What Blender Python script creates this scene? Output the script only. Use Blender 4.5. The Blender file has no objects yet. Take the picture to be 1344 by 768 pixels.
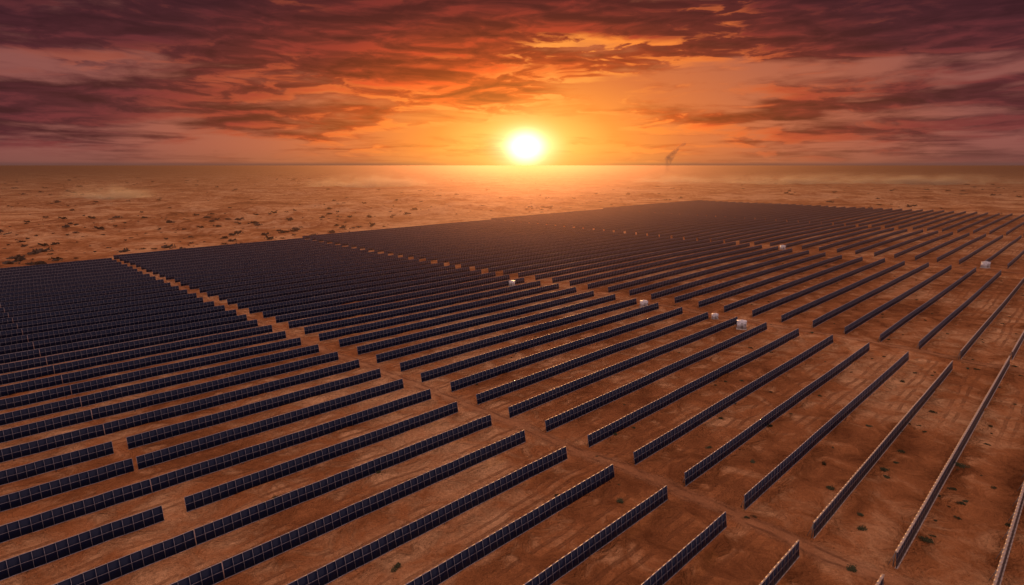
import bpy, math, random
import numpy as np
from mathutils import Vector, Matrix
random.seed(7); rng=np.random.default_rng(11)
sc=bpy.context.scene
sc.view_settings.view_transform='Standard'
try: sc.view_settings.look='None'
except Exception: pass
sc.view_settings.exposure=0
H=45.0
TH=math.radians(11.86); FPX=795.0
AZ=math.radians(44.5)
SA,CA=math.sin(AZ),math.cos(AZ)
def uv2xy(u,v): return u*SA-v*CA, u*CA+v*SA
def xy2uv(x,y): return x*SA+y*CA, -x*CA+y*SA
def project(x,y,z):
    dz=H-z
    depth=y*math.cos(TH)+dz*math.sin(TH)
    if depth<=1: return None
    dn=dz*math.cos(TH)-y*math.sin(TH)
    return 672+FPX*x/depth, 384+FPX*dn/depth
def px2xy(px,py):
    X=px-672;Y=py-384
    dn=FPX*math.sin(TH)+Y*math.cos(TH); fw=FPX*math.cos(TH)-Y*math.sin(TH)
    return X*H/dn, fw*H/dn
def px2ang(px,py):
    X=px-672;Y=py-384
    dn=FPX*math.sin(TH)+Y*math.cos(TH); fw=FPX*math.cos(TH)-Y*math.sin(TH)
    return math.atan2(X,fw), math.atan2(-dn,math.hypot(X,fw))
# ---------------------------------------------------------------- noise / terrain
def vn(x,y,seed=0):
    x=np.asarray(x,dtype=np.float64); y=np.asarray(y,dtype=np.float64)
    xi=np.floor(x).astype(np.int64); yi=np.floor(y).astype(np.int64)
    fx=x-xi; fy=y-yi
    fx=fx*fx*(3-2*fx); fy=fy*fy*(3-2*fy)
    def hsh(a,b):
        h=(a*374761393+b*668265263+seed*982451653)&0xffffffff
        h=((h^(h>>13))*1274126177)&0xffffffff
        h=(h^(h>>16))&0xffffffff
        return h/4294967295.0
    a=hsh(xi,yi);b=hsh(xi+1,yi);c=hsh(xi,yi+1);d=hsh(xi+1,yi+1)
    return (a*(1-fx)+b*fx)*(1-fy)+(c*(1-fx)+d*fx)*fy-0.5
def fbm(x,y,seed=0,o=4):
    s=0;a=1
    for i in range(o):
        s=s+a*vn(x*2**i+13.7*i,y*2**i-7.1*i,seed+i); a*=.5
    return s
def sst(a,b,x):
    t=np.clip((x-a)/(b-a),0,1); return t*t*(3-2*t)
def outside(x,y):
    u,v=xy2uv(x,y)
    d=np.maximum(v-8.0*H,u-16.2*H)
    return sst(0,120,d)
def hlow(x,y):
    return 1.5*fbm(np.asarray(x)/95.,np.asarray(y)/95.,3,2)*0.6
def hfull(x,y):
    x=np.asarray(x,float);y=np.asarray(y,float)
    o=outside(x,y)
    h=hlow(x,y)+0.60*fbm(x/9.,y/9.,9,4)*(1-o*.3)
    m=fbm(x/34.,y/26.,21,4)
    h=h+o*(4.2*fbm(x/170.,y/120.,31,3)+7.5*np.maximum(m,0)**1.3)
    r=np.hypot(x,y)
    return h*(1-sst(4000,9000,r))
def gz(x,y): return float(hfull(np.array([x]),np.array([y]))[0])
# ---------------------------------------------------------------- helpers
def link(o): sc.collection.objects.link(o); return o
def mk(name,verts,faces,mats,mi=None,smooth=False,uv=None):
    me=bpy.data.meshes.new(name)
    v=np.asarray(verts,dtype=np.float32); f=np.asarray(faces,dtype=np.int32)
    me.vertices.add(len(v)); me.vertices.foreach_set('co',v.ravel())
    n=f.shape[1]
    me.loops.add(f.size); me.loops.foreach_set('vertex_index',f.ravel())
    me.polygons.add(len(f)); me.polygons.foreach_set('loop_start',np.arange(0,f.size,n,dtype=np.int32))
    try: me.polygons.foreach_set('loop_total',np.full(len(f),n,dtype=np.int32))
    except Exception: pass
    for m in mats: me.materials.append(m)
    if mi is not None: me.polygons.foreach_set('material_index',np.asarray(mi,dtype=np.int32))
    if smooth: me.polygons.foreach_set('use_smooth',np.ones(len(f),dtype=bool))
    if uv is not None:
        l=me.uv_layers.new(name='UVMap'); l.data.foreach_set('uv',np.asarray(uv,dtype=np.float32)[f.ravel()].ravel())
    me.update(calc_edges=True); me.validate()
    return me
def obj(name,me,label=None,cat=None,parent=None,group=None,kind=None):
    o=bpy.data.objects.new(name,me); link(o)
    if label: o['label']=label
    if cat: o['category']=cat
    if group: o['group']=group
    if kind: o['kind']=kind
    if parent: o.parent=parent
    return o
BF=np.array([[0,3,2,1],[4,5,6,7],[0,1,5,4],[1,2,6,5],[2,3,7,6],[3,0,4,7]])
def boxes(P):
    n=len(P); V=P.reshape(-1,3); F=(BF[None]+8*np.arange(n)[:,None,None]).reshape(-1,4)
    return V,F
class NT:
    def __init__(s,t): s.t=t
    def n(s,typ,**kw):
        nd=s.t.nodes.new(typ)
        for k,v in kw.items(): setattr(nd,k,v)
        return nd
    def inp(s,sock,v):
        if hasattr(v,'is_linked') or hasattr(v,'links'): s.t.links.new(v,sock)
        else: sock.default_value=v
    def m(s,op,a,b=None,c=None,clamp=False):
        nd=s.n('ShaderNodeMath',operation=op); nd.use_clamp=clamp
        s.inp(nd.inputs[0],a)
        if b is not None: s.inp(nd.inputs[1],b)
        if c is not None: s.inp(nd.inputs[2],c)
        return nd.outputs[0]
    def mix(s,f,a,b,blend='MIX'):
        nd=s.n('ShaderNodeMix',data_type='RGBA',blend_type=blend)
        s.inp(nd.inputs[0],f); s.inp(nd.inputs[6],a); s.inp(nd.inputs[7],b)
        return nd.outputs[2]
    def mr(s,v,a,b,c=0.,d=1.,typ='SMOOTHSTEP'):
        nd=s.n('ShaderNodeMapRange',interpolation_type=typ)
        s.inp(nd.inputs[0],v)
        for i,q in enumerate((a,b,c,d)): s.inp(nd.inputs[1+i],q)
        return nd.outputs[0]
    def noise(s,vec,scale,detail=4,rough=.5,dist=0.,dim='3D'):
        nd=s.n('ShaderNodeTexNoise',noise_dimensions=dim); s.inp(nd.inputs['Vector'],vec)
        nd.inputs['Scale'].default_value=scale; nd.inputs['Detail'].default_value=detail
        nd.inputs['Roughness'].default_value=rough; nd.inputs['Distortion'].default_value=dist
        return nd.outputs[0]
    def ramp(s,f,stops):
        nd=s.n('ShaderNodeValToRGB'); cr=nd.color_ramp
        while len(cr.elements)<len(stops): cr.elements.new(.5)
        for e,(p,c) in zip(cr.elements,stops): e.position=p; e.color=(*c,1)
        s.inp(nd.inputs[0],f); return nd.outputs[0]
    def comb(s,x,y,z=0.):
        nd=s.n('ShaderNodeCombineXYZ')
        for i,q in enumerate((x,y,z)): s.inp(nd.inputs[i],q)
        return nd.outputs[0]
def mat(name):
    m=bpy.data.materials.new(name); m.use_nodes=True; t=m.node_tree
    b=t.nodes['Principled BSDF']; return m,NT(t),b
def c4(*c): return (*c,1.)
# ---------------------------------------------------------------- world
w=bpy.data.worlds.new('World'); sc.world=w; w.use_nodes=True
N=NT(w.node_tree); bg=w.node_tree.nodes['Background']
tc=N.n('ShaderNodeTexCoord'); nrm=N.n('ShaderNodeVectorMath',operation='NORMALIZE')
N.inp(nrm.inputs[0],tc.outputs['Generated'])
sp=N.n('ShaderNodeSeparateXYZ'); N.inp(sp.inputs[0],nrm.outputs[0])
dx_,dy_,dz_=sp.outputs
az=N.m('ARCTAN2',dx_,dy_); el=N.m('ARCSINE',dz_)
sa,se=px2ang(690,193)
da=N.m('SUBTRACT',az,sa); de=N.m('SUBTRACT',el,se)
def rad(k):
    return N.m('SQRT',N.m('ADD',N.m('POWER',N.m('MULTIPLY',N.m('ABSOLUTE',da),k),2.),N.m('POWER',N.m('ABSOLUTE',de),2.)))
r=rad(.52); rc=rad(1.); rw=rad(.26)
clear=N.ramp(N.m('DIVIDE',r,.8,clamp=True),[(0,(1.0,.66,.18)),(.045,(1.,.46,.08)),(.095,(.92,.26,.038)),(.16,(.68,.165,.045)),(.26,(.46,.125,.065)),(.40,(.27,.085,.072)),(1.,(.14,.06,.08))])
zz=N.m('ADD',N.m('MAXIMUM',dz_,0.),.055)
cv=N.comb(N.m('DIVIDE',dx_,zz),N.m('DIVIDE',dy_,zz),0.)
n1=N.noise(cv,.8,6,.60,.3,'2D')
A2=N.m('MULTIPLY',az,2.9); E13=N.m('MULTIPLY',el,14.5)
wn1=N.m('SUBTRACT',N.noise(N.comb(A2,E13),2.2,2,.5,0,'2D'),.5)
wn2=N.m('SUBTRACT',N.noise(N.comb(A2,N.m('ADD',E13,7.7)),2.6,2,.5,0,'2D'),.5)
Aw=N.m('ADD',A2,N.m('MULTIPLY',wn2,.30)); Ew=N.m('ADD',E13,N.m('MULTIPLY',wn1,.22))
n2=N.noise(N.comb(Aw,Ew),1.9,8,.58,0.,'2D')
n2b=N.noise(N.comb(N.m('SUBTRACT',Aw,N.m('MULTIPLY',N.mr(da,-.3,.3,-1.,1.),.03)),N.m('SUBTRACT',Ew,.10)),1.9,6,.56,0.,'2D')
dens=N.m('ADD',N.m('MULTIPLY',n1,.42),N.m('MULTIPLY',n2,.58))
azw=N.m('ADD',az,N.m('MULTIPLY',wn1,.20)); elw=N.m('ADD',el,N.m('MULTIPLY',wn2,.045))
def blob(px,py,sx,sy,wt,tilt=0.):
    a,e=px2ang(px,py)
    ux=N.m('SUBTRACT',azw,a); uy=N.m('SUBTRACT',elw,e)
    if tilt: uy=N.m('SUBTRACT',uy,N.m('MULTIPLY',ux,tilt))
    q=N.m('ADD',N.m('POWER',N.m('ABSOLUTE',N.m('DIVIDE',ux,sx/FPX)),2.),N.m('POWER',N.m('ABSOLUTE',N.m('DIVIDE',uy,sy/FPX)),2.))
    return N.m('MULTIPLY',N.m('EXPONENT',N.m('MULTIPLY',q,-1.)),wt)
for b in [(260,10,340,42,.22),(430,80,240,45,.14),(90,135,260,20,.12),(340,160,300,12,.07),(900,4,280,24,.17),(1190,25,260,36,.25),
          (1150,130,280,9,.24,.11),(880,152,130,6,.08),(1280,174,180,6,.07),(640,20,200,38,.11),(590,105,170,30,.10),(760,85,110,16,.05),
          (195,85,110,14,-.11),(30,60,90,14,-.05),(1110,92,220,15,-.14),(690,172,230,30,-.12),(960,165,180,12,-.08),(860,112,120,18,-.06),(300,195,320,9,-.05)]:
    dens=N.m('ADD',dens,blob(*b))
cl=N.mr(dens,.395,.61)
ccol=N.ramp(N.m('DIVIDE',r,.6,clamp=True),[(0,(1.,.33,.045)),(.13,(.76,.13,.016)),(.22,(.48,.058,.013)),(.34,(.19,.025,.017)),(.50,(.082,.016,.023)),(1.,(.040,.013,.028))])
emb=N.m('SUBTRACT',n2,n2b)
ccol=N.mix(1.,ccol,N.ramp(N.mr(emb,-.12,.12,typ='LINEAR'),[(0,(.54,.54,.62)),(.5,(1.,1.,1.)),(1.,(2.0,1.7,1.45))]),'MULTIPLY')
topd=N.mr(el,.11,.245); sided=N.mr(N.m('ABSOLUTE',da),.20,.68)
ccol=N.mix(N.m('MULTIPLY',topd,N.m('ADD',N.m('MULTIPLY',sided,.42),.38)),ccol,c4(.022,.007,.015))
lit=N.m('MULTIPLY',N.mr(emb,.0,.085),N.mr(dens,.76,.50))
litc=N.ramp(N.m('DIVIDE',rc,.7,clamp=True),[(0,(1.,.5,.10)),(.3,(1.,.27,.04)),(.55,(.75,.15,.04)),(1.,(.30,.08,.06))])
loc=N.m('ADD',N.m('ADD',blob(930,42,180,28,1.),blob(650,52,70,20,.9)),N.m('ADD',blob(560,35,120,26,.8),blob(40,80,110,16,.8)))
litb=N.m('MULTIPLY',lit,N.m('ADD',N.mr(rc,.62,.08,.12,1.),loc),clamp=True)
ccol=N.mix(litb,ccol,litc)
sky=N.mix(N.m('MULTIPLY',cl,.95),clear,ccol)
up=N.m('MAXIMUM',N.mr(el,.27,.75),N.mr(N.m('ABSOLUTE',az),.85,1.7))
vault=N.mix(n1,c4(.78,.48,.46),c4(1.20,.76,.68))  # unseen sky overhead and behind, brightened and warmed to light the ground
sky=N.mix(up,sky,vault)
hz=N.mr(el,.034,-.004)
hzc=N.ramp(N.m('DIVIDE',N.m('ABSOLUTE',da),1.2,clamp=True),[(0,(1.,.46,.08)),(.09,(.86,.29,.06)),(.22,(.46,.14,.055)),(.5,(.21,.072,.058)),(1.,(.13,.06,.07))])
sky=N.mix(N.m('MULTIPLY',hz,.85),sky,hzc)
# thin grey-mauve dust line right on the horizon
ln=N.m('MULTIPLY',N.mr(el,.0065,.0),N.mr(N.m('ABSOLUTE',da),.03,.30))
sky=N.mix(N.m('MULTIPLY',ln,.75),sky,c4(.105,.050,.048))
def add(a,col,f):
    return N.mix(1.,a,N.mix(f,c4(0,0,0),col),'ADD')
g1=N.m('EXPONENT',N.m('MULTIPLY',N.m('POWER',N.m('DIVIDE',rad(.7),.026),2.),-1.))
g2=N.m('EXPONENT',N.m('DIVIDE',N.m('MULTIPLY',r,-1.),.045))
g3=N.m('EXPONENT',N.m('DIVIDE',N.m('MULTIPLY',rw,-1.),.060))
sky=add(sky,c4(1.2,.95,.62),g1)
sky=add(sky,c4(.36,.20,.05),g2)
sky=add(sky,c4(.34,.13,.015),g3)
disc=N.mr(rad(.85),.036,-.012)
sky=add(sky,c4(1.9,1.7,1.2),disc)
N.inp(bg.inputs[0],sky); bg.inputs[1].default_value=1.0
# ---------------------------------------------------------------- sun
sd=bpy.data.lights.new('sun','SUN'); sd.energy=3.6; sd.angle=math.radians(3); sd.color=(1.,.46,.16)
so=obj('sun',sd)
se2=math.radians(5.)
dirv=Vector((math.sin(sa)*math.cos(se2),math.cos(sa)*math.cos(se2),math.sin(se2)))
so.rotation_euler=dirv.to_track_quat('Z','Y').to_euler(); so.location=(0,0,200)
# ---------------------------------------------------------------- camera
cd=bpy.data.cameras.new('camera'); cd.lens=36*FPX/1344; cd.sensor_width=36; cd.clip_end=90000; cd.clip_start=.5
co=obj('camera',cd); co.location=(0,0,H); co.rotation_euler=(math.pi/2-TH,0,0); sc.camera=co
PV,P0=.194*H,.645*H
# ---------------------------------------------------------------- materials
def sand_nodes(N,b,track=False):
    g=N.n('ShaderNodeNewGeometry'); p=g.outputs['Position']
    a=N.noise(p,.03,3,.6,0,'2D'); c=N.noise(p,.20,6,.62,.4,'2D'); d=N.noise(p,1.6,4,.68,0,'2D'); e=N.noise(p,.005,3,.6,.6,'2D')
    f=N.m('ADD',N.m('ADD',N.m('MULTIPLY',a,.38),N.m('MULTIPLY',c,.37)),N.m('MULTIPLY',e,.25))
    wv=N.n('ShaderNodeTexWave',wave_type='BANDS',bands_direction='DIAGONAL'); N.inp(wv.inputs['Vector'],p); wv.inputs['Scale'].default_value=.16
    wv.inputs['Distortion'].default_value=12.; wv.inputs['Detail'].default_value=3.; wv.inputs['Detail Scale'].default_value=.22
    rp=N.m('MULTIPLY',wv.outputs[0],N.mr(a,.46,.60))
    hgt=N.m('ADD',N.m('ADD',N.m('MULTIPLY',d,.45),N.m('MULTIPLY',c,2.0)),N.m('MULTIPLY',rp,.16))
    if not track:
        s=N.n('ShaderNodeSeparateXYZ'); N.inp(s.inputs[0],p)
        v=N.m('ADD',N.m('MULTIPLY',s.outputs[0],-CA),N.m('MULTIPLY',s.outputs[1],SA))
        u=N.m('ADD',N.m('MULTIPLY',s.outputs[0],SA),N.m('MULTIPLY',s.outputs[1],CA))
        inside=N.m('MULTIPLY',N.mr(v,7.8*H,7.6*H),N.mr(u,16.2*H,16.*H))
        wob=N.m('MULTIPLY',N.m('SUBTRACT',a,.5),3.2)
        q=N.m('FRACT',N.m('DIVIDE',N.m('ADD',N.m('SUBTRACT',v,P0),N.m('ADD',wob,PV*10)),PV))
        t1=N.m('ABSOLUTE',N.m('SUBTRACT',N.m('ABSOLUTE',N.m('SUBTRACT',q,.52)),.095))
        tr=N.m('MULTIPLY',N.m('MULTIPLY',N.mr(t1,.045,.018),N.mr(e,.40,.55)),N.m('MULTIPLY',inside,N.mr(c,.36,.55)))
        q0=N.m('FRACT',N.m('DIVIDE',N.m('ADD',N.m('SUBTRACT',v,P0),PV*10),PV))
        dr=N.m('MULTIPLY',N.m('MULTIPLY',N.mr(N.m('ABSOLUTE',N.m('SUBTRACT',q0,.80)),.22,.02),N.mr(c,.42,.66)),inside)
        hgt=N.m('ADD',hgt,N.m('SUBTRACT',N.m('MULTIPLY',dr,.5),N.m('MULTIPLY',tr,.22)))
        f=N.m('ADD',f,N.m('MULTIPLY',dr,.03))
        pl=N.mr(N.noise(p,.012,4,.6,.8,'2D'),.45,.62)
        f=N.m('ADD',f,N.m('MULTIPLY',N.m('SUBTRACT',1.,inside),N.m('ADD',.01,N.m('MULTIPLY',pl,.07))))
    col=N.ramp(N.mr(f,.38,.63,typ='LINEAR'),[(0,(.21,.075,.026)),(.45,(.45,.180,.066)),(1.,(.78,.44,.22))])
    col=N.mix(N.mr(d,.35,.7,0.,.6),col,N.mix(.5,col,c4(.22,.085,.035)),'MIX')
    if not track: col=N.mix(N.m('MULTIPLY',tr,.55),col,c4(.18,.07,.03))
    bp=N.n('ShaderNodeBump'); bp.inputs['Strength'].default_value=1.; bp.inputs['Distance'].default_value=2.6
    N.inp(bp.inputs['Height'],hgt); N.inp(b.inputs['Normal'],bp.outputs[0])
    b.inputs['Roughness'].default_value=.95; b.inputs['Specular IOR Level'].default_value=.05
    return col,p
sand,N,b=mat('desert_sand'); col,p=sand_nodes(N,b); N.inp(b.inputs['Base Color'],col)
trk,N,b=mat('packed_sand_track'); col,p=sand_nodes(N,b,True)
uvn=N.n('ShaderNodeUVMap'); uvn.uv_map='UVMap'; us=N.n('ShaderNodeSeparateXYZ'); N.inp(us.inputs[0],uvn.outputs[0])
x=N.m('ADD',us.outputs[0],N.m('MULTIPLY',N.m('SUBTRACT',N.noise(p,.12,3,.5),.5),2.0))
rut=N.mr(N.m('ABSOLUTE',N.m('SUBTRACT',N.m('ABSOLUTE',x),.85)),.42,.10)
col=N.mix(.45,col,c4(.68,.34,.17)); col=N.mix(N.m('MULTIPLY',rut,N.mr(N.noise(p,.3,3,.5),.40,.62,.1,.7)),col,c4(.20,.085,.042))
N.inp(b.inputs['Base Color'],col)
al=N.mr(N.m('ADD',N.m('ABSOLUTE',x),N.m('MULTIPLY',N.noise(p,.7,4,.6),2.0)),3.3,1.7)
N.inp(b.inputs['Alpha'],N.m('MULTIPLY',al,.75))
glass,N,b=mat('photovoltaic_glass')
g=N.n('ShaderNodeNewGeometry'); nz=N.noise(g.outputs['Position'],.35,3,.6)
N.inp(b.inputs['Base Color'],N.mix(N.mr(nz,.45,.75,0.,.35),c4(.004,.009,.030),c4(.012,.016,.036)))
b.inputs['Roughness'].default_value=.3; b.inputs['Specular IOR Level'].default_value=.12
def metal(name,ca,cb):
    m,N,b=mat(name); g=N.n('ShaderNodeNewGeometry')
    N.inp(b.inputs['Base Color'],N.mix(N.noise(g.outputs['Position'],1.1,2,.6),c4(*ca),c4(*cb)))
    b.inputs['Metallic'].default_value=.2; b.inputs['Roughness'].default_value=.5; return m
alu=metal('dusty_aluminium',(.30,.30,.36),(.18,.165,.18))
alud=metal('sand_worn_aluminium',(.34,.29,.26),(.22,.17,.14))
steel,N,b=mat('galvanised_steel'); b.inputs['Base Color'].default_value=c4(.22,.19,.17); b.inputs['Metallic'].default_value=.5; b.inputs['Roughness'].default_value=.6
def simple(name,c,c2,rough=.6,sc_=1.5):
    m,N,b=mat(name); tc=N.n('ShaderNodeTexCoord')
    N.inp(b.inputs['Base Color'],N.mix(N.mr(N.noise(tc.outputs['Object'],sc_,3,.6),.35,.7),c4(*c),c4(*c2))); b.inputs['Roughness'].default_value=rough
    return m
white=simple('white_painted_steel',(.56,.60,.68),(.42,.43,.45),.45)
greym=simple('grey_louvre',(.25,.26,.28),(.16,.15,.15),.6)
conc=simple('concrete_plinth',(.42,.38,.34),(.30,.25,.2),.9)
rust=simple('rust_red_paint',(.30,.07,.04),(.20,.05,.03),.7)
foli=simple('dry_desert_foliage',(.030,.020,.013),(.060,.036,.020),.9,.9)
foli2=simple('green_desert_foliage',(.030,.042,.014),(.060,.052,.020),.9,2.)
twig=simple('woody_twig',(.10,.06,.035),(.06,.04,.025),.9,3.)
# ---------------------------------------------------------------- ground
def axis(dense_a,dense_b,step,far_a,far_b,gr=1.03):
    c=list(np.arange(dense_a,dense_b,step))
    s=step;x=c[-1]
    while x<far_b: s*=gr; x+=s; c.append(x)
    s=step;x=c[0];l=[]
    while x>far_a: s*=gr; x-=s; l.append(x)
    return np.array(l[::-1]+c)
xs=axis(-160,190,1.1,-40000,40000,1.022); ys=axis(40,260,1.1,-3000,60000,1.022)
X,Y=np.meshgrid(xs,ys); Z=hfull(X.ravel(),Y.ravel())
V=np.stack([X.ravel(),Y.ravel(),Z],1); nx=len(xs);ny=len(ys)
i=np.arange((nx-1)*(ny-1)); r0=i//(nx-1)*nx+i%(nx-1)
F=np.stack([r0,r0+1,r0+nx+1,r0+nx],1)
obj('ground',mk('ground',V,F,[sand],smooth=True),'orange desert sand plain stretching to the horizon','ground',kind='structure')
def ztop(x,y): return hfull(x,y)+.035
for uc,v0,v1 in [(1.585*H,-.2*H,7.3*H),(3.83*H,-.2*H,7.5*H),(7.42*H,0,7.7*H)]:
    t=np.arange(v0,v1,1.2); wd=np.linspace(-3.2,3.2,9)
    T,W=np.meshgrid(t,wd,indexing='ij'); x,y=uv2xy(uc+W.ravel()+1.2*np.sin(T.ravel()/37.),T.ravel())
    V=np.stack([x,y,ztop(x,y)],1); a=len(wd)
    i=np.arange((len(t)-1)*(a-1)); r0=i//(a-1)*a+i%(a-1)
    F=np.stack([r0,r0+1,r0+a+1,r0+a],1)
    obj('dirt_track',mk('dirt_track',V,F,[trk],smooth=True,uv=np.stack([W.ravel(),T.ravel()],1)),'packed sand service track between panel rows','dirt track',kind='structure')
# ---------------------------------------------------------------- solar rows
LT=2.0; TILT=math.radians(79); BASE=.22
def slabs(ua,ub,v,base_a,base_b,s0,s1,n0,n1):
    sdv,sdz=math.cos(TILT),math.sin(TILT)
    nv,nzz=-math.sin(TILT),math.cos(TILT)
    P=np.zeros((len(ua),8,3))
    k=0
    for n in (n0,n1):
        for (uu,s,bs) in ((ua,s0,base_a),(ub,s0,base_b),(ub,s1,base_b),(ua,s1,base_a)):
            vv=v+s*sdv+n*nv; x,y=uv2xy(uu,vv)
            P[:,k,0]=x;P[:,k,1]=y;P[:,k,2]=bs+BASE+s*sdz+n*nzz; k+=1
    return P
def row_base(u,v):
    x,y=uv2xy(u,v+0*u); return hlow(x,y)
CELL=1.1
def post_mesh():
    P=[]
    def bx(x0,x1,y0,y1,z0,z1,sx=0):
        return np.array([[x0,y0,z0],[x1,y0,z0],[x1,y1,z0],[x0,y1,z0],[x0,y0+sx,z1],[x1,y0+sx,z1],[x1,y1+sx,z1],[x0,y1+sx,z1]])
    P.append(bx(-.06,.06,.42,.54,-.6,BASE+1.35))
    P.append(bx(-.035,.035,.08,.15,BASE+.12,BASE+1.7,.30))
    P.append(bx(-.03,.03,1.02,1.09,-.4,BASE+1.2,-.56))
    V,F=boxes(np.array(P)); return mk('support_post',V,F,[steel])
post_me=post_mesh()
KA=[(-.35,.4395,35),(.4412,1.527,35),(1.64,3.72,36),(3.95,7.2,37),(7.62,11.0,38),(11.3,16.0,39)]
cnt=0
near_label='dark blue solar panel row with pale metal frames standing on sand'
for k in range(-3,41):
    v=P0+PV*k
    TILT=math.radians(79 if k>1 else (82 if k>=0 else 84))
    rl=.02 if k>=0 else (.07 if k==-1 else .12)
    for bi,(a,b_,km) in enumerate(KA):
        if k>km: continue
        a0,b0=a,b_
        if k==6 and bi==0: b0=.418
        if k==6 and bi==1: a0=.478
        if k==9 and bi==0: b0=.425
        if k==9 and bi==1: a0=.470
        if k==8 and bi==1: a0=.452
        if bi==2: b0+=min(0,k-3)*.03
        if bi==3: a0+=min(0,k-3)*.03
        if k==-2 and bi==2: b0=3.9
        if k==-2 and bi==3: a0=4.0
        j=random.uniform(-.01,.01)
        if bi>1: a0+=j
        if bi>0: b0+=random.uniform(-.012,.012)
        f2=min(1,max(0,(k-14)/14))
        if bi==1: b0+=.02*f2
        if bi==2: a0-=.02*f2
        f3=min(1,max(0,(k-7)/12))
        if bi==2: b0+=.10*f3
        if bi==3: a0-=.06*f3
        fk=min(1,max(0,(k-8)/7))
        if bi==3: b0+=.375*fk
        if bi==4: b0+=.27*fk
        if bi in(3,4) and fk<1: b0+=random.uniform(-.06,.06)*(1-fk)
        if bi==5: b0+=random.uniform(-.08,.08)
        u0,u1=a0*H,b0*H
        vis=False
        for t in np.linspace(0,1,30):
            x,y=uv2xy(u0+(u1-u0)*t,v); q=project(x,y,1.5)
            if q and -40<q[0]<1384 and q[1]<820: vis=True
        if not vis: continue
        cnt+=1
        n=max(2,round((u1-u0)/CELL)); us_=np.linspace(u0,u1,n+1)
        kk=us_[::max(1,n//12)]
        bs=row_base(us_,v)+.04*np.interp(us_,kk,rng.uniform(-1,1,len(kk)))
        ua,ub=us_[:-1],us_[1:]; ba,bb=bs[:-1],bs[1:]
        xn,yn=uv2xy(max(u0,0),v); dn=math.hypot(xn,yn)
        near=dn<235
        fm=alu if k>=0 else alud
        lab=near_label if k>=0 else 'solar panel row seen nearly edge-on with sand-worn pale metal frame'
        G=slabs(ua,ub,v,ba,bb,0,LT,-.04,0)
        fr=[slabs(ua,ub,v,ba,bb,LT-.02,LT+.03,-.05-rl,.0+rl),slabs(ua,ub,v,ba,bb,-.03,.03,-.05-rl,.0+rl)]
        fr.append(slabs(ua,ub,v,ba,bb,LT/2-.02,LT/2+.02,.001,.012))
        um=us_; fr.append(slabs(um-.017,um+.017,v,bs,bs,.031,LT-.021,.001,.009))
        FR=np.concatenate(fr)
        org=np.array([*uv2xy((u0+u1)/2,v),float(np.mean(bs))])
        if near:
            e=bpy.data.objects.new('solar_panel_row',None); link(e); e.empty_display_size=2
            e.location=org; e['label']=lab; e['category']='solar panels'; e['group']='rows of solar panels on the desert floor'
            V,F=boxes(G); obj('panel_surface',mk('panel_surface',V-org,F,[glass]),parent=e)
            V,F=boxes(FR); obj('metal_frame',mk('metal_frame',V-org,F,[fm]),parent=e)
            npst=max(2,int((u1-u0)/5.0)); 
            for pu in np.linspace(u0+.8,u1-.8,npst):
                x,y=uv2xy(pu,v)
                po=bpy.data.objects.new('support_post',post_me); link(po); po.parent=e
                po.location=(x-org[0],y-org[1],float(hlow(x,y))-org[2]); po.rotation_euler=(0,0,math.pi/2-AZ)
        else:
            V,F=boxes(G); V2,F2=boxes(FR)
            me=mk('solar_panel_row',np.concatenate([V,V2])-org,np.concatenate([F,F2+len(V)]),[glass,fm],mi=np.r_[np.zeros(len(F)),np.ones(len(F2))])
            o=obj('solar_panel_row',me,lab,'solar panels',group='rows of solar panels on the desert floor'); o.location=org
print('rows',cnt)
# ---------------------------------------------------------------- shrubs
def clump(seed,n,flat=.45,leaf=.13,lobes=5):
    r=random.Random(seed); V=[];F=[]
    cs=[(r.uniform(-.6,.6),r.uniform(-.6,.6),r.uniform(.1,.45),r.uniform(.3,.6)) for _ in range(lobes)]
    for i in range(n):
        cx,cy,cz,cr=r.choice(cs)
        d=Vector((r.gauss(0,1),r.gauss(0,1),r.gauss(0,.8))).normalized()*cr*r.uniform(.5,1.1)
        p=Vector((cx+d.x,cy+d.y,max(.02,(cz+d.z)*flat*1.6)))
        a=Vector((r.gauss(0,1),r.gauss(0,1),r.gauss(0,1))).normalized(); b=a.orthogonal().normalized()
        s=leaf*r.uniform(.6,1.5); q=len(V)
        V+= [p-a*s,p+b*s*.6,p+a*s,p-b*s*.6]; F.append((q,q+1,q+2,q+3))
    return np.array([tuple(v) for v in V]),np.array(F)
def stems(seed):
    r=random.Random(seed); P=[]
    for i in range(7):
        an=r.uniform(0,6.28); tx,ty,tz=math.cos(an)*r.uniform(.3,.7),math.sin(an)*r.uniform(.3,.7),r.uniform(.3,.6)
        w0,w1=.035,.012
        P.append([[-w0,-w0,-.1],[w0,-w0,-.1],[w0,w0,-.1],[-w0,w0,-.1],[tx-w1,ty-w1,tz],[tx+w1,ty-w1,tz],[tx+w1,ty+w1,tz],[tx-w1,ty+w1,tz]])
    return boxes(np.array(P,float))
protos=[]
for s in range(5):
    V,F=clump(s,420,.5,.10,6); V2,F2=stems(s)
    for m in (foli2,foli):
        protos.append(mk('shrub',np.concatenate([V,V2]),np.concatenate([F,F2+len(V)]),[m,twig],mi=np.r_[np.zeros(len(F)),np.ones(len(F2))]))
def shrub(x,y,s,green,lab,grp):
    me=protos[random.randrange(5)*2+(0 if green else 1)]
    o=obj('shrub',me,lab,'shrub',group=grp); o.location=(x,y,gz(x,y)-.03*s)
    o.rotation_euler=(0,0,random.uniform(0,6.28)); o.scale=(s*random.uniform(.8,1.4),s*random.uniform(.8,1.2),s*random.uniform(.6,1.0))
fl='small green desert shrub growing between solar panel rows'
fg='small shrubs between the panel rows'
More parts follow.
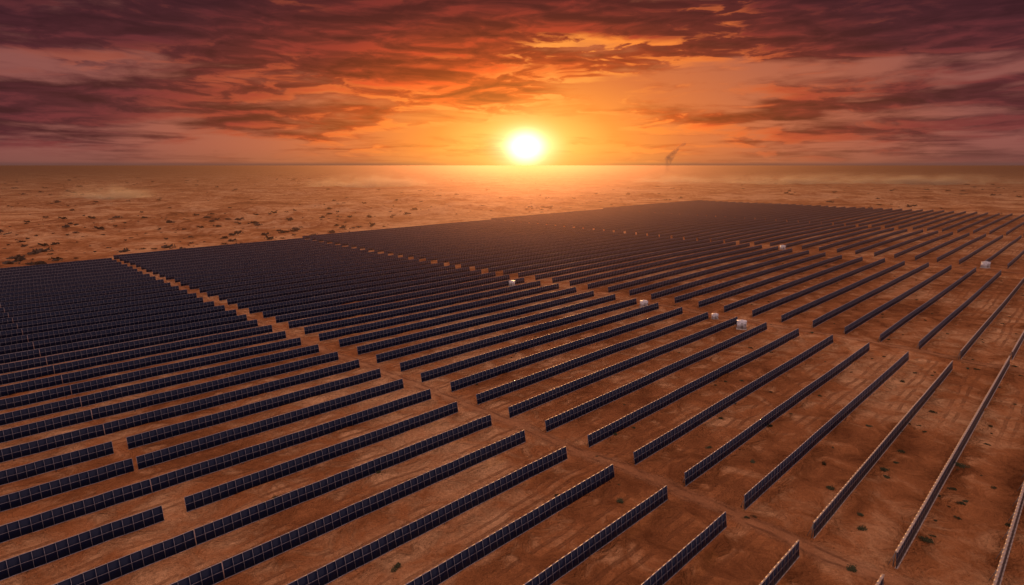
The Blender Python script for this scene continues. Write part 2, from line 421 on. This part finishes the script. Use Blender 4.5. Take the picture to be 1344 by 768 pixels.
spots=[(973,500),(945,548),(1176,606),(1183,590),(1160,618),(1262,660),(1250,640),(1130,690),(1090,640),(1215,705),(1010,560),(1300,560),(1225,540),(1140,560),(930,585),(880,520),(1075,520),(985,455),(1185,500),(1325,690),(1262,610),(1120,745),(495,620),(640,590),(730,650),(815,660),(655,700),(360,655),(520,745),(1305,640),(1230,650)]
for (a,b_) in spots:
    x,y=px2xy(a,b_); shrub(x,y,random.uniform(.4,.85),True,fl,fg)
c=0
while c<120:
    u=random.uniform(.6,7)*H; k=random.randint(-3,9); v=P0+PV*(k+random.choice([random.uniform(-.45,-.05),random.uniform(-.3,.3)]))
    if random.random()>(1.0 if u>1.6*H and k<4 else .25): continue
    x,y=uv2xy(u,v); q=project(x,y,0)
    if not q or not(0<q[0]<1344 and q[1]<768): continue
    shrub(x,y,random.uniform(.2,.55),True,fl,fg); c+=1
dl='dark dry desert bush on a low sand mound'; dg='desert bushes scattered beyond the panels'
dsp=[(388,302,4.),(222,297,3.2),(278,292,2.8),(183,293,2.4),(575,258,6.),(100,300,2.4),(60,285,2.2),(455,262,4.),(330,262,3.),(300,290,2.2),(145,262,3.4),(520,268,3.),(640,250,5.),(420,243,5.)]
for a,b_,s in dsp:
    x,y=px2xy(a,b_); shrub(x,y,s,False,dl,dg)
def infield(x,y):
    u,v=xy2uv(x,y); return u<16.3*H and v<(7.75+.06*u/H)*H
c=0
while c<130:
    d=math.exp(random.uniform(math.log(260),math.log(1300))); a=random.uniform(-.73,.5)
    x,y=d*math.sin(a),d*math.cos(a)
    if infield(x,y): continue
    shrub(x,y,random.choice([.7,.9,1.1,1.5,2.4])*random.uniform(.7,1.3),False,dl,dg); c+=1
bv,bf=clump(77,34,.5,.36,4)
Vs=[];Fs=[];q=0;c=0
pos=[]
while c<2600:
    d=math.exp(random.uniform(math.log(270),math.log(6000))); a=random.uniform(-.8,.85)
    x,y=d*math.sin(a),d*math.cos(a)
    if infield(x,y): continue
    if float(fbm(np.array([x/160.]),np.array([y/160.]),55,3)[0])<random.uniform(-.25,.25): continue
    pos.append((x,y,random.choice([.3,.4,.6,.9,2.0])*random.uniform(.6,1.3)*(1+d/1900.))); c+=1
pos=np.array(pos); zs=hfull(pos[:,0],pos[:,1])
for (x,y,s),z in zip(pos,zs):
    an=random.uniform(0,6.28); ca,sa_=math.cos(an),math.sin(an)
    V=bv*s; V=np.stack([V[:,0]*ca-V[:,1]*sa_+x,V[:,0]*sa_+V[:,1]*ca+y,V[:,2]*.9+z],1)
    Vs.append(V);Fs.append(bf+q);q+=len(V)
obj('desert_scrub',mk('desert_scrub',np.concatenate(Vs),np.concatenate(Fs),[foli]),'sparse dark scrub dotted over the open desert','scrub',kind='stuff')
# ---------------------------------------------------------------- cabins
def bbox(x0,x1,y0,y1,z0,z1): return np.array([[x0,y0,z0],[x1,y0,z0],[x1,y1,z0],[x0,y1,z0],[x0,y0,z1],[x1,y0,z1],[x1,y1,z1],[x0,y1,z1]],float)
def bm(name,bl,m):
    V,F=boxes(np.array(bl)); me=mk(name,V,F,[m]); return me
W_,D_,Hc=2.9,2.3,2.7
cab={'plinth':bm('plinth',[bbox(-W_/2-.25,W_/2+.25,-D_/2-.25,D_/2+.25,-.4,.18)],conc),
 'body':bm('body',[bbox(-W_/2,W_/2,-D_/2,D_/2,.182,Hc)]+[bbox(-W_/2+.1+i*.45,-W_/2+.18+i*.45,-D_/2-.03,-D_/2-.001,.25,Hc-.1) for i in range(7) if i not in(2,3,4)],white),
 'roof':bm('roof',[bbox(-W_/2-.12,W_/2+.12,-D_/2-.12,D_/2+.12,Hc+.002,Hc+.14),bbox(-.5,.5,-.4,.4,Hc+.142,Hc+.42)],white),
 'door':bm('door',[bbox(-.45,.45,-D_/2-.05,-D_/2-.002,.25,2.25)],greym),
 'vent':bm('vent',[bbox(.75,1.3,-D_/2-.06,-D_/2-.032,1.4+i*.12,1.47+i*.12) for i in range(6)],greym)}
def cabin(u,v,s,lab,rot=0.):
    x,y=uv2xy(u,v); e=bpy.data.objects.new('inverter_cabin',None); link(e)
    e.location=(x,y,gz(x,y)); e.rotation_euler=(0,0,rot); e.scale=(s,s,s)
    e['label']=lab; e['category']='equipment cabin'; e['group']='white equipment cabins beside the service tracks'
    for k_,me in cab.items(): obj(k_,me,parent=e)
L0='white metal equipment cabin standing beside a sand track'
for (a,b_,s,ro) in [(672,375,.68,-.3),(845,402,.72,.2),(973,430,.82,-.25),(1027,328,.8,.1),(1293,351,.95,.3)]:
    x,y=px2xy(a,b_); u,v=xy2uv(x,y); cabin(u,v,s,L0,ro)
x,y=px2xy(938,418); u,v=xy2uv(x,y); cabin(u,v,.55,'small white equipment cabin beside a rust red crate',.1)
x,y=px2xy(931,417)
e=bpy.data.objects.new('storage_crate',None); link(e); e.location=(x-1.2,y,gz(x,y)); e['label']='rust red metal storage crate beside a white cabin'; e['category']='crate'
obj('body',bm('body',[bbox(-.8,.8,-.6,.6,0,1.2)]+[bbox(-.7+i*.35,-.62+i*.35,-.64,-.601,.05,1.15) for i in range(5)],rust),parent=e)
obj('lid',bm('lid',[bbox(-.85,.85,-.68,.65,1.203,1.3)],rust),parent=e)
# ---------------------------------------------------------------- haze, dust, smoke (real volumes)
def vmat(name):
    m=bpy.data.materials.new(name); m.use_nodes=True; t=m.node_tree; t.nodes.clear(); N=NT(t)
    return m,N,N.n('ShaderNodeOutputMaterial')
hm,N,out=vmat('sunset_haze')
s1=N.n('ShaderNodeVolumeScatter'); s1.inputs['Color'].default_value=c4(1.,.58,.36); s1.inputs['Anisotropy'].default_value=.84; s1.inputs['Density'].default_value=.00017
s2=N.n('ShaderNodeVolumeScatter'); s2.inputs['Color'].default_value=c4(.8,.65,.95); s2.inputs['Anisotropy'].default_value=.1; s2.inputs['Density'].default_value=.00003
ab=N.n('ShaderNodeVolumeAbsorption'); ab.inputs['Color'].default_value=c4(0,0,0); ab.inputs['Density'].default_value=.00058
a1=N.n('ShaderNodeAddShader'); a2=N.n('ShaderNodeAddShader')
N.t.links.new(s1.outputs[0],a1.inputs[0]); N.t.links.new(s2.outputs[0],a1.inputs[1])
N.t.links.new(a1.outputs[0],a2.inputs[0]); N.t.links.new(ab.outputs[0],a2.inputs[1]); N.t.links.new(a2.outputs[0],out.inputs['Volume'])
V,F=boxes(np.array([bbox(-30000,30000,180,35000,-12,40)]))
obj('haze',mk('haze',V,F,[hm]),'thin dusty haze layer over the desert','haze',kind='stuff')
def puffmat(name,col,dens,aniso,noise,radial,lo,hi,stretch=(1,1,1)):
    m,N,out=vmat(name)
    v=N.n('ShaderNodeVolumePrincipled'); v.inputs['Color'].default_value=c4(*col); v.inputs['Anisotropy'].default_value=aniso
    tc=N.n('ShaderNodeTexCoord'); o=tc.outputs['Object']
    mp=N.n('ShaderNodeVectorMath',operation='MULTIPLY'); N.inp(mp.inputs[0],o); mp.inputs[1].default_value=stretch
    nn=N.mr(N.noise(mp.outputs[0],noise,3,.62,.5),lo,hi)
    if radial:
        ln=N.n('ShaderNodeVectorMath',operation='LENGTH'); N.inp(ln.inputs[0],o)
        nn=N.m('MULTIPLY',nn,N.m('POWER',N.mr(ln.outputs['Value'],1.,.0),1.4))
    N.inp(v.inputs['Density'],N.m('MULTIPLY',nn,dens))
    N.t.links.new(v.outputs[0],out.inputs['Volume']); return m
def ico(name):
    import bmesh
    me=bpy.data.meshes.new(name); b=bmesh.new(); bmesh.ops.create_icosphere(b,subdivisions=3,radius=1.); b.to_mesh(me); b.free(); return me
def puff(px,py,sx,sy,sz,dens,lab,noise=1.6,st=(2.2,1,1),rz=0.):
    x,y=px2xy(px,py); me=ico('dust_cloud'); me.materials.append(puffmat('dust',(.97,.84,.66),dens,.5,noise,True,.40,.66,st))
    o=obj('dust_cloud',me,lab,'dust cloud',kind='stuff'); o.location=(x,y,0); o.scale=(sx,sy,sz); o.rotation_euler=(0,0,rz)
puff(485,246,170,60,34,.14,'pale dust cloud drifting over the desert')
puff(145,262,85,40,27,.12,'pale dust cloud drifting over the desert')
puff(1130,242,700,80,34,.07,'long pale dust trail over the desert',1.8,(6,1,1))
puff(880,240,130,60,30,.10,'pale dust cloud drifting over the desert')
# smoke: leaning, widening column
x0,y0=px2xy(868,236); V=[];F=[]
ns,na=18,12
for i in range(ns):
    t=i/(ns-1); z=-2+t*118; cxx=62*t**1.4+8*math.sin(t*7.5); rr=6+15*t*(1.25-t)+3*math.sin(t*13)
    if i==ns-1: rr*=.4
    for j in range(na):
        an=2*math.pi*j/na; V.append((cxx+rr*math.cos(an),rr*math.sin(an),z))
for i in range(ns-1):
    for j in range(na):
        F.append((i*na+j,i*na+(j+1)%na,(i+1)*na+(j+1)%na,(i+1)*na+j))
V.append((0,0,-2)); V.append((V[(ns-1)*na][0]-6,0,119)); n_=len(V)
F+=[((j+1)%na,j,n_-2) for j in range(na)]; F+=[((ns-1)*na+j,(ns-1)*na+(j+1)%na,n_-1) for j in range(na)]
me=bpy.data.meshes.new('smoke_plume'); me.from_pydata(V,[],F); me.update()
me.materials.append(puffmat('smoke',(.34,.23,.20),.05,.2,.08,False,.36,.64))
o=obj('smoke_plume',me,'dark smoke plume rising and leaning over the desert','smoke',kind='stuff'); o.location=(x0,y0,0)
